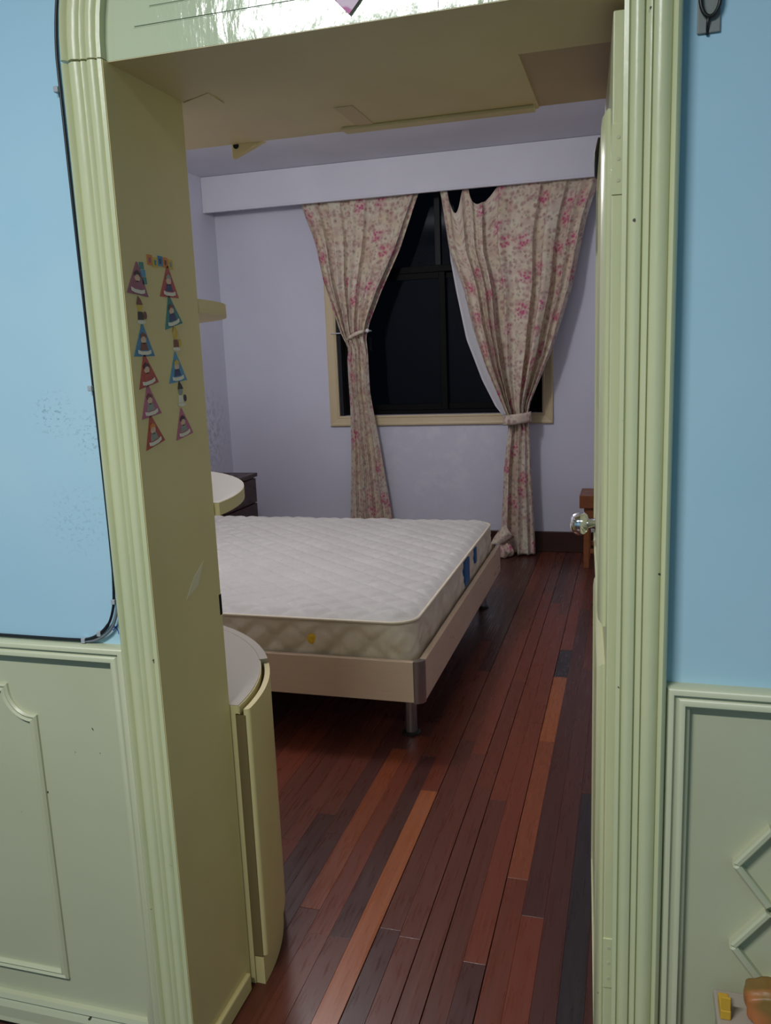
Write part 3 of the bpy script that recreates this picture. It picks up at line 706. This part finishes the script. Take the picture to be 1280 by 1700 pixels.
# ================================================================== CORNER CABINET AND SHELVES
CC = (-1.36, 1.566)
def quarter(r, z0, z1, a0=0.0, a1=math.pi / 2, n=40, y_cut=True):
    bm = bmesh.new()
    pts = [(CC[0] + r * math.cos(a0 + (a1 - a0) * k / n), CC[1] + r * math.sin(a0 + (a1 - a0) * k / n), z0) for k in range(n + 1)]
    if a1 > 1.5: pts += [(CC[0] - .25, CC[1] + r, z0), (CC[0] - .25, CC[1], z0)]
    return extr(bm, pts, (0, 0, z1 - z0))
def arcwall(r0, r1, z0, z1, a0, a1, n=24):
    bm = bmesh.new()
    pts = [(CC[0] + r1 * math.cos(a0 + (a1 - a0) * k / n), CC[1] + r1 * math.sin(a0 + (a1 - a0) * k / n), z0) for k in range(n + 1)]
    pts += [(CC[0] + r0 * math.cos(a1 - (a1 - a0) * k / n), CC[1] + r0 * math.sin(a1 - (a1 - a0) * k / n), z0) for k in range(n + 1)]
    return extr(bm, pts, (0, 0, z1 - z0))
cab = thing('corner_cabinet', 'cream rounded corner cabinet with a curved door just inside the doorway', 'cabinet', (-1.2, 1.7, 0))
shade_auto(lk('carcass', quarter(.532, .0, .68), M['cream'], cab), 35)
shade_auto(lk('top', quarter(.540, .68, .6985), M['cream'], cab), 35)
shade_auto(lk('top_sheet', quarter(.5402, .6985, .70), M['ctop'], cab), 35)
shade_auto(lk('edge_band', arcwall(.5405, .5425, .679, .698, 0.0, math.radians(30)), M['cream'], cab), 35)
shade_auto(lk('top_rim', arcwall(.5405, .561, .672, .7005, math.radians(30), math.radians(89)), M['ctop'], cab), 35)
shade_auto(lk('side_panel', arcwall(.533, .561, .0, .671, math.radians(30.2), math.radians(89)), M['cream'], cab), 35)
bm = arcwall(.5505, .563, .075, .690, math.radians(.4), math.radians(29.7))
ed = [e for e in bm.edges if abs(e.verts[0].co.z - e.verts[1].co.z) > .3 and all(v.co.y < CC[1] + .006 and v.co.x > CC[0] + .56 for v in e.verts)]
bmesh.ops.bevel(bm, geom=ed, offset=.0095, segments=4, affect='EDGES', profile=.5)
shade_auto(lk('door', bm, M['cream'], cab), 35)
lk('door_gap_shade', arcwall(.5325, .5545, .075, .676, math.radians(.05), math.radians(.38)), newmat('painted shade of door gap', lin((124, 106, 68)), .6), cab)  # thin strip over the door's end, its dark colour painting the gap's shade
shade_auto(lk('plinth', arcwall(.533, .555, .0, .07, math.radians(.3), math.radians(30)), M['cream'], cab), 35)
for z, lab in ((1.126, 'lower cream rounded wall shelf behind the doorway lining, above the corner cabinet'), (1.5435, 'upper cream rounded wall shelf seen edge on beside the stickers')):
    sh = thing('corner_shelf', lab, 'shelf', (-1.2, 1.7, z), 'rounded shelves above the corner cabinet')
    rr_ = .530 if z < 1.3 else .518
    shade_auto(lk('board', quarter(rr_, z, z + .026), M['cream'], sh), 35)
    shade_auto(lk('top_sheet', quarter(rr_, z + .026, z + .0275), M['ctop'], sh), 35)
    shade_auto(lk('edge_band', arcwall(rr_ + .0003, rr_ + .002, z, z + .027, 0, math.radians(89)), M['cream'], sh), 35)

# ================================================================== NIGHTSTAND AND STOOL
ns = thing('nightstand', 'dark mahogany nightstand at the head of the bed', 'nightstand', (-2.8, 5.2, 0))
nx0, nx1, ny0, ny1 = -2.97, -2.612, 4.98, 5.50
lk('carcass', BX(nx0, nx1, ny0, ny1, .05, .605, .003), M['dwood'], ns)
lk('plinth', BX(nx0, nx1 - .02, ny0 + .01, ny1 - .01, 0, .05), M['dwood'], ns)
lk('top', BX(nx0, nx1 + .022, ny0 - .015, ny1 + .015, .605, .632, .004), M['dwood'], ns)
for k in range(3):
    d = lk('drawer', BX(nx1 + .0005, nx1 + .016, ny0 + .006, ny1 - .006, .060 + k * .181, .060 + k * .181 + .172, .003), M['dwood'], ns)
    link('knob', lathe(bmesh.new(), [(.006, 0), (.006, .008), (.012, .014), (.010, .02), (.002, .022)], (nx1 + .016, (ny0 + ny1) / 2, .146 + k * .181), (1, 0, 0), 14), M['steel'], d, smooth=True).matrix_parent_inverse = Matrix.Translation(-ns.location)
st = thing('stool', 'orange brown wooden stool against the wall behind the open door', 'stool', (-.13, 5.62, 0))
sx0, sx1, sy0, sy1 = -.309, .03, 5.485, 5.78
lk('seat', BX(sx0, sx1, sy0, sy1, .405, .490, .004), M['stool'], st)
lk('apron', BX(sx0 + .028, sx1 - .028, sy0 + .02, sy1 - .02, .335, .4045, .003), M['stool'], st)
for x in (sx0 + .045, sx1 - .045):
    for y in (sy0 + .03, sy1 - .03):
        lk('leg', BX(x - .018, x + .018, y - .018, y + .018, 0, .3348, .003), M['stool'], st)
for y in (sy0 + .03, sy1 - .03): lk('stretcher', BX(sx0 + .0635, sx1 - .0635, y - .009, y + .009, .10, .13, .002), M['stool'], st)

# ================================================================== OPEN DOOR
dr = struct(thing('door_1', 'cream panelled bedroom door standing open on the right', 'door', (-.0315, 1.347, .01))); del dr['category']
dr.rotation_euler = (0, 0, math.radians(2.95))
DL, DT, DZ = .745, .036, 1.905
leaf = link('leaf', BX(0, DT, 0, DL, 0, DZ, .002), M['casing'], dr)
DP = [(0, 0), (0, .004), (.010, .012), (.022, .014), (.030, .006), (.034, .006), (.040, .010), (.048, .010), (.05, 0)]
def dpanel(z0, z1, y0=.10, y1=DL - .035):
    bm = bmesh.new()
    box(bm, -.010, .001, y0 + .03, y1 - .03, z0 + .03, z1 - .03, .008, 3)
    return bm
for z0, z1 in ((.10, .885), (.955, 1.80)):
    link('raised_panel', dpanel(z0, z1), M['casing'], leaf)
    bm = bmesh.new(); sweep_xz(bm, [(.10, z0), (DL - .035, z0), (DL - .035, z1), (.10, z1)], DP, 0, closed=True)
    for v in bm.verts: v.co = Vector((v.co.y, v.co.x, v.co.z))
    shade_auto(link('panel_moulding', bm, M['casing'], leaf), 45)
def hinge(z):
    h = link('hinge', BX(-.0005, .016, -.0022, .001, z, z + .098, .0008, 1), M['casing'], dr)
    for dz in (.02, .05, .08):
        link('screw', lathe(bmesh.new(), [(.003, 0), (.003, .0006), (.001, .0007)], (.009, -.0022, z + dz), (0, -1, 0), 10), M['wains'], h)
for z in (.32, 1.655): hinge(z)
kz = 1.03 - .01; ky = DL - .075
link('rosette', lathe(bmesh.new(), [(.030, 0), (.030, .004), (.022, .009), (.012, .012), (.012, .03)], (0, ky, kz), (-1, 0, 0), 24), M['chrome'], dr, smooth=True)
link('knob', lathe(bmesh.new(), [(.012, .026), (.021, .029), (.028, .037), (.029, .048), (.026, .060), (.019, .067), (.006, .069)], (0, ky, kz), (-1, 0, 0), 28), M['chrome'], dr, smooth=True)
link('bolt', tube(bmesh.new(), [(-.002, DL - .02, DZ - .10), (-.012, DL - .02, DZ - .09), (-.013, DL - .02, DZ - .04), (-.005, DL - .02, DZ - .01)], .006, 10), M['black'], dr, smooth=True)

# ================================================================== STICKERS ON THE LINING BOARD
pal = {'plum': (150, 84, 104), 'red': (178, 70, 52), 'teal': (44, 128, 128), 'blue': (62, 128, 168), 'pink': (182, 98, 128), 'sky': (74, 146, 186)}
SM = {k: newmat('sticker ' + k, lin(v), .35) for k, v in pal.items()}
for k, v in (('skin', (220, 186, 160)), ('hair', (52, 36, 34)), ('banner', (226, 220, 205)), ('yellow', (214, 180, 60)), ('navy', (50, 60, 110)), ('brown', (120, 66, 44)), ('grey', (140, 150, 140)), ('orange', (214, 130, 50))): SM[k] = newmat('print ' + k, lin(v), .4)
PX = OL + .0016
def yz_poly(pts, lev, th=.0005):                                  # flat print on the board, pts in (y, z)
    return extr(bmesh.new(), [(PX + lev * .0006, p[0], p[1]) for p in pts], (th, 0, 0))
def ell(cy, cz, ry, rz, n=14): return [(cy + ry * math.cos(2 * math.pi * k / n), cz + rz * math.sin(2 * math.pi * k / n)) for k in range(n)]
def tri_sticker(cy, cz, col, tilt, hair, body, label):
    t = thing('triangle_sticker', label, 'sticker', (PX, cy, cz), 'stickers on the doorway lining')
    a = math.radians(tilt); ca, sa = math.cos(a), math.sin(a)
    def T(p): return [(cy + y * ca - z * sa, cz + y * sa + z * ca) for y, z in p]
    lk('sheet', yz_poly(T([(-.034, -.027), (.034, -.027), (.003, .030), (-.001, .030)]), 0), SM[col], t)
    lk('body', yz_poly(T([(-.013, -.016), (.013, -.016), (.008, -.003), (-.008, -.003)]), 1), SM[body], t)
    lk('face', yz_poly(T(ell(0, .003, .0085, .008)), 1), SM['skin'], t)
    lk('hair', yz_poly(T([(-.009, .004), (-.0085, .011), (0, .0155), (.0085, .011), (.009, .004), (.004, .008), (-.004, .008)]), 2), SM[hair], t)
    lk('banner', yz_poly(T([(-.021, -.022), (-.010, -.0245), (.010, -.0245), (.021, -.022), (.021, -.0155), (.010, -.018), (-.010, -.018), (-.021, -.0155)]), 2), SM['banner'], t)
tri_sticker(1.347, 1.594, 'plum', -4, 'hair', 'plum', 'plum triangle sticker at the top left of the cream door lining')
tri_sticker(1.453, 1.595, 'red', 0, 'grey', 'navy', 'red triangle sticker at the top right of the cream door lining')
tri_sticker(1.455, 1.541, 'teal', 12, 'brown', 'navy', 'dark teal triangle sticker, second from the top right')
tri_sticker(1.349, 1.487, 'blue', 0, 'brown', 'brown', 'blue triangle sticker halfway down the left column')
tri_sticker(1.351, 1.434, 'red', 9, 'hair', 'red', 'red triangle sticker under the blue one in the left column')
tri_sticker(1.457, 1.437, 'sky', 4, 'yellow', 'navy', 'sky blue triangle sticker in the right column below the yellow figure')
tri_sticker(1.352, 1.379, 'pink', 6, 'brown', 'grey', 'pink triangle sticker fourth down the left column')
tri_sticker(1.354, 1.325, 'red', 11, 'orange', 'grey', 'red triangle sticker at the bottom of the left column')
tri_sticker(1.463, 1.330, 'pink', 8, 'hair', 'grey', 'pink triangle sticker at the bottom of the right column')
def cut(cy, cz, hat, body, extra, label):
    t = thing('figure_sticker', label, 'sticker', (PX, cy, cz), 'stickers on the doorway lining')
    lk('head', yz_poly(ell(cy, cz + .006, .008, .008), 0), SM[extra], t)
    lk('hat', yz_poly([(cy - .010, cz + .010), (cy + .010, cz + .010), (cy + .004, cz + .019), (cy - .003, cz + .025)], 1), SM[hat], t)
    lk('body', yz_poly([(cy - .009, cz - .016), (cy + .010, cz - .016), (cy + .007, cz - .002), (cy - .007, cz - .002)], 0), SM[body], t)
    lk('arm', yz_poly(ell(cy + .015, cz - .008, .005, .007, 10), 1), SM[hat], t)
    lk('base', yz_poly(ell(cy, cz - .020, .014, .0035), 1), SM['banner'], t)
cut(1.347, 1.540, 'brown', 'hair', 'yellow', 'small brown and yellow figure sticker below the plum triangle')
cut(1.462, 1.492, 'yellow', 'brown', 'yellow', 'small yellow figure sticker between teal and sky blue triangles')
cut(1.464, 1.386, 'hair', 'banner', 'grey', 'small black and white figure sticker above the lowest pink triangle')
t = thing('banner_sticker', 'small upright teal letter strip sticker beside the plum triangle', 'sticker', (PX, 1.364, 1.613), 'stickers on the doorway lining')
for k, c in enumerate(('teal', 'sky', 'teal')): lk('letter_tile', yz_poly([(1.357 + .003 * k, 1.624 - .013 * k), (1.371 + .003 * k, 1.625 - .013 * k), (1.372 + .003 * k, 1.613 - .013 * k), (1.359 + .003 * k, 1.612 - .013 * k)], k % 2), SM[c], t)
t = thing('banner_sticker', 'colourful horizontal letter strip sticker above the red triangle', 'sticker', (PX, 1.43, 1.628), 'stickers on the doorway lining')
for k, c in enumerate(('orange', 'yellow', 'blue', 'orange', 'yellow')):
    y = 1.385 + .018 * k; z = 1.620 + (.002, -.001, .003, .002, 0)[k]
    ti = lk('letter_tile', yz_poly([(y, z), (y + .0175, z), (y + .0175, z + .018), (y, z + .018)], 0), SM[c], t)
    lk('letter', yz_poly([(y + .006, z + .004), (y + .011, z + .004), (y + .012, z + .013), (y + .005, z + .013)], 1), SM[('plum', 'teal', 'navy', 'brown', 'grey')[k]], t)

# pink paper diamond on the arched board
dp = thing('paper_diamond', 'pink paper diamond pasted on the glossy board above the doorway', 'decoration', (-.415, WY - .024, 2.03))
pk = newmat('pink paper', lin((214, 140, 182)), .6); v = coords(pk)
base(pk, ramp(pk, noise(pk, v, 40, 2), [(0.45, lin((206, 120, 168))), (0.55, lin((236, 206, 222)))]))
bm = bmesh.new(); extr(bm, [(-.415, WY - .0167, 1.951), (-.340, WY - .0167, 2.030), (-.415, WY - .0167, 2.109), (-.490, WY - .0167, 2.030)], (0, -.0012, 0)); lk('sheet', bm, pk, dp)
bm = bmesh.new(); extr(bm, [(-.415, WY - .018, 1.975), (-.365, WY - .018, 2.030), (-.415, WY - .018, 2.085), (-.465, WY - .018, 2.030)], (0, -.0005, 0)); lk('print', bm, newmat('pale pink print', lin((232, 190, 212)), .6), dp)

# ================================================================== CABLES, HOOK, PACKETS IN THE HALL
cb = thing('power_cable', 'black cable clipped along the chair rail and up the left door casing', 'cable', (-1.1, 1.32, .93))
ca = [(-2.4, 1.323, .926), (-1.3, 1.323, .924), (-1.03, 1.323, .923), (-1.0, 1.323, .926), (-.975, 1.322, .938), (-.953, 1.322, .958), (-.940, 1.321, .985), (-.9335, 1.321, 1.015), (-.9315, 1.3255, 1.1), (-.9405, 1.3255, 1.94)]
ca += [(AC[0] - (AR + .1005) * math.cos(a), 1.3255, DH + (AR + .1005) * math.sin(a)) for a in [.1 * k for k in range(1, 11)]]
def smooth_pts(P, it=2):
    P = [Vector(p) for p in P]
    for _ in range(it):
        Q = [P[0]]
        for a, b in zip(P, P[1:]): Q += [a.lerp(b, .25), a.lerp(b, .75)]
        P = Q + [P[-1]]
    return P
lk('black_cable', tube(bmesh.new(), smooth_pts(ca), [.0036 if p.x < -.955 and p.z < .97 else .0026 for p in smooth_pts(ca)], 8), M['cable'], cb, smooth=True)
cg = [(-1.01, 1.3225, .9225), (-.99, 1.322, .924), (-.964, 1.321, .936), (-.943, 1.320, .954), (-.932, 1.320, .980), (-.9275, 1.321, 1.0), (-.926, 1.323, 1.05), (-.927, 1.323, 1.9)]
lk('grey_cable', tube(bmesh.new(), smooth_pts(cg), .0028, 8), M['cable2'], cb, smooth=True)
for i, (x, z) in enumerate(((-1.012, .924), (-.975, .940), (-.936, 1.006), (-.938, 1.407), (-.944, 1.91), (-1.6, .926))):
    c_ = lk('clip', BX(x - .0042, x + .0042, 1.3175, WY - .0002, z - .005, z + .005, .0012), M['clip'], cb)
    link('nail', lathe(bmesh.new(), [(.0022, 0), (.0022, .004), (.001, .005)], (x - .002, 1.3178, z + .002), (0, -1, 0), 8), M['steel'], c_).matrix_parent_inverse = Matrix.Translation(-cb.location)
im = bmesh.new()
for pts in ([(-.949, .9575), (-.944, .953), (-.939, .9465), (-.938, .939)], [(-.939, .9565), (-.944, .951), (-.950, .946)], [(-.948, .9515), (-.940, .9535)]):
    tube(im, [(x, WY - .0002, z) for x, z in pts], .0009, 6)
tag(link('pen_mark', im, M['ink']), 'blue pen cross scribbled on the blue wall by the cable bend', 'mark')
hk2 = thing('wall_hook', 'black wire hook at the top edge of the right blue wall', 'hook', (.09, WY, 1.9))
lk('ring', tube(bmesh.new(), [(.096 + .013 * math.cos(a), WY - .009, 1.907 + .026 * math.sin(a)) for a in [2 * math.pi * k / 24 for k in range(24)]], .0028, 8, closed=True), M['black'], hk2, smooth=True)
lk('tail', tube(bmesh.new(), [(.094, WY - .009, 1.881), (.0935, WY - .006, 1.873), (.0935, WY - .002, 1.860)], .0022, 8), M['black'], hk2, smooth=True)
lk('plate', BX(.080, .110, WY - .004, WY - .0002, 1.862, 1.955, .0015), newmat('grey hook plate', lin((128, 132, 128)), .5), hk2)

# packets in a clear-white bag at the foot of the right wainscot, low box below frame carries them
bxw = thing('storage_box', 'pale box standing against the right wainscot below the packets', 'box', (.3, 1.2, 0))
bxm = newmat('greyish pink box card', lin((168, 156, 140)), .6)
lk('body', BX(.15, .55, 1.05, 1.30, 0, .384, .006), bxm, bxw); lk('lid', BX(.145, .555, 1.045, 1.303, .3845, .399, .004), bxm, bxw)
org = newmat('orange brown packet', lin((176, 104, 54)), .45); v = coords(org)
base(org, ramp(org, noise(org, v, 16, 2), [(0.4, lin((130, 98, 46))), (0.6, lin((196, 112, 66)))]))
def lump(cx, cy, cz, a, b, c, e=.6):
    bm = bmesh.new(); bmesh.ops.create_icosphere(bm, subdivisions=4, radius=1)
    for v in bm.verts:
        p = v.co; f = lambda t: math.copysign(abs(t) ** e, t)
        k = 1 + .04 * math.sin(7 * p.x + 3 * p.z) + .03 * math.sin(11 * p.y + 5 * p.z)
        v.co = Vector((cx + a * f(p.x) * k, cy + b * f(p.y) * k, cz + c * f(p.z) * k))
    return bm
o = tag(link('packet', lump(.236, 1.245, .4335, .051, .03, .0335), org, smooth=True), 'orange brown rounded packet at the bottom right corner by the wainscot', 'packet')
yl = newmat('amber yellow packet', lin((206, 160, 50)), .45)
pk2 = thing('carton', 'narrow amber yellow carton left of the orange brown packet', 'packet', (.17, 1.26, .33))
lk('body', BX(.150, .166, 1.235, 1.275, .3993, .416, .002), yl, pk2); lk('flap', BX(.151, .165, 1.236, 1.24, .416, .438, .001), yl, pk2)

# ================================================================== CEILING LAMPS
t = thing('tube_lamp', 'white fluorescent tube lamp on the hall ceiling before the doorway', 'lamp', (HALL_LAMP[0], HALL_LAMP[1], 2.8))
lk('housing', BX(HALL_LAMP[0] - .47, HALL_LAMP[0] + .47, HALL_LAMP[1] - .06, HALL_LAMP[1] + .06, HALL_LAMP[2] + .03, HALL_LAMP[2] + .075, .01), M['white'], t)
for dx in (-.4, .4): lk('hanger', BX(HALL_LAMP[0] + dx - .015, HALL_LAMP[0] + dx + .015, HALL_LAMP[1] - .015, HALL_LAMP[1] + .015, HALL_LAMP[2] + .075, 2.7995), M['white'], t)
t = thing('ceiling_lamp', 'white ceiling lamp holder over the bed', 'lamp', (BED_LAMP[0], BED_LAMP[1], CEIL))
lk('base', lathe(bmesh.new(), [(.09, .0005), (.09, .02), (.05, .03), (.02, .035), (.02, CEIL - BED_LAMP[2] - .135)], (BED_LAMP[0], BED_LAMP[1], CEIL), (0, 0, -1), 28), M['white'], t)
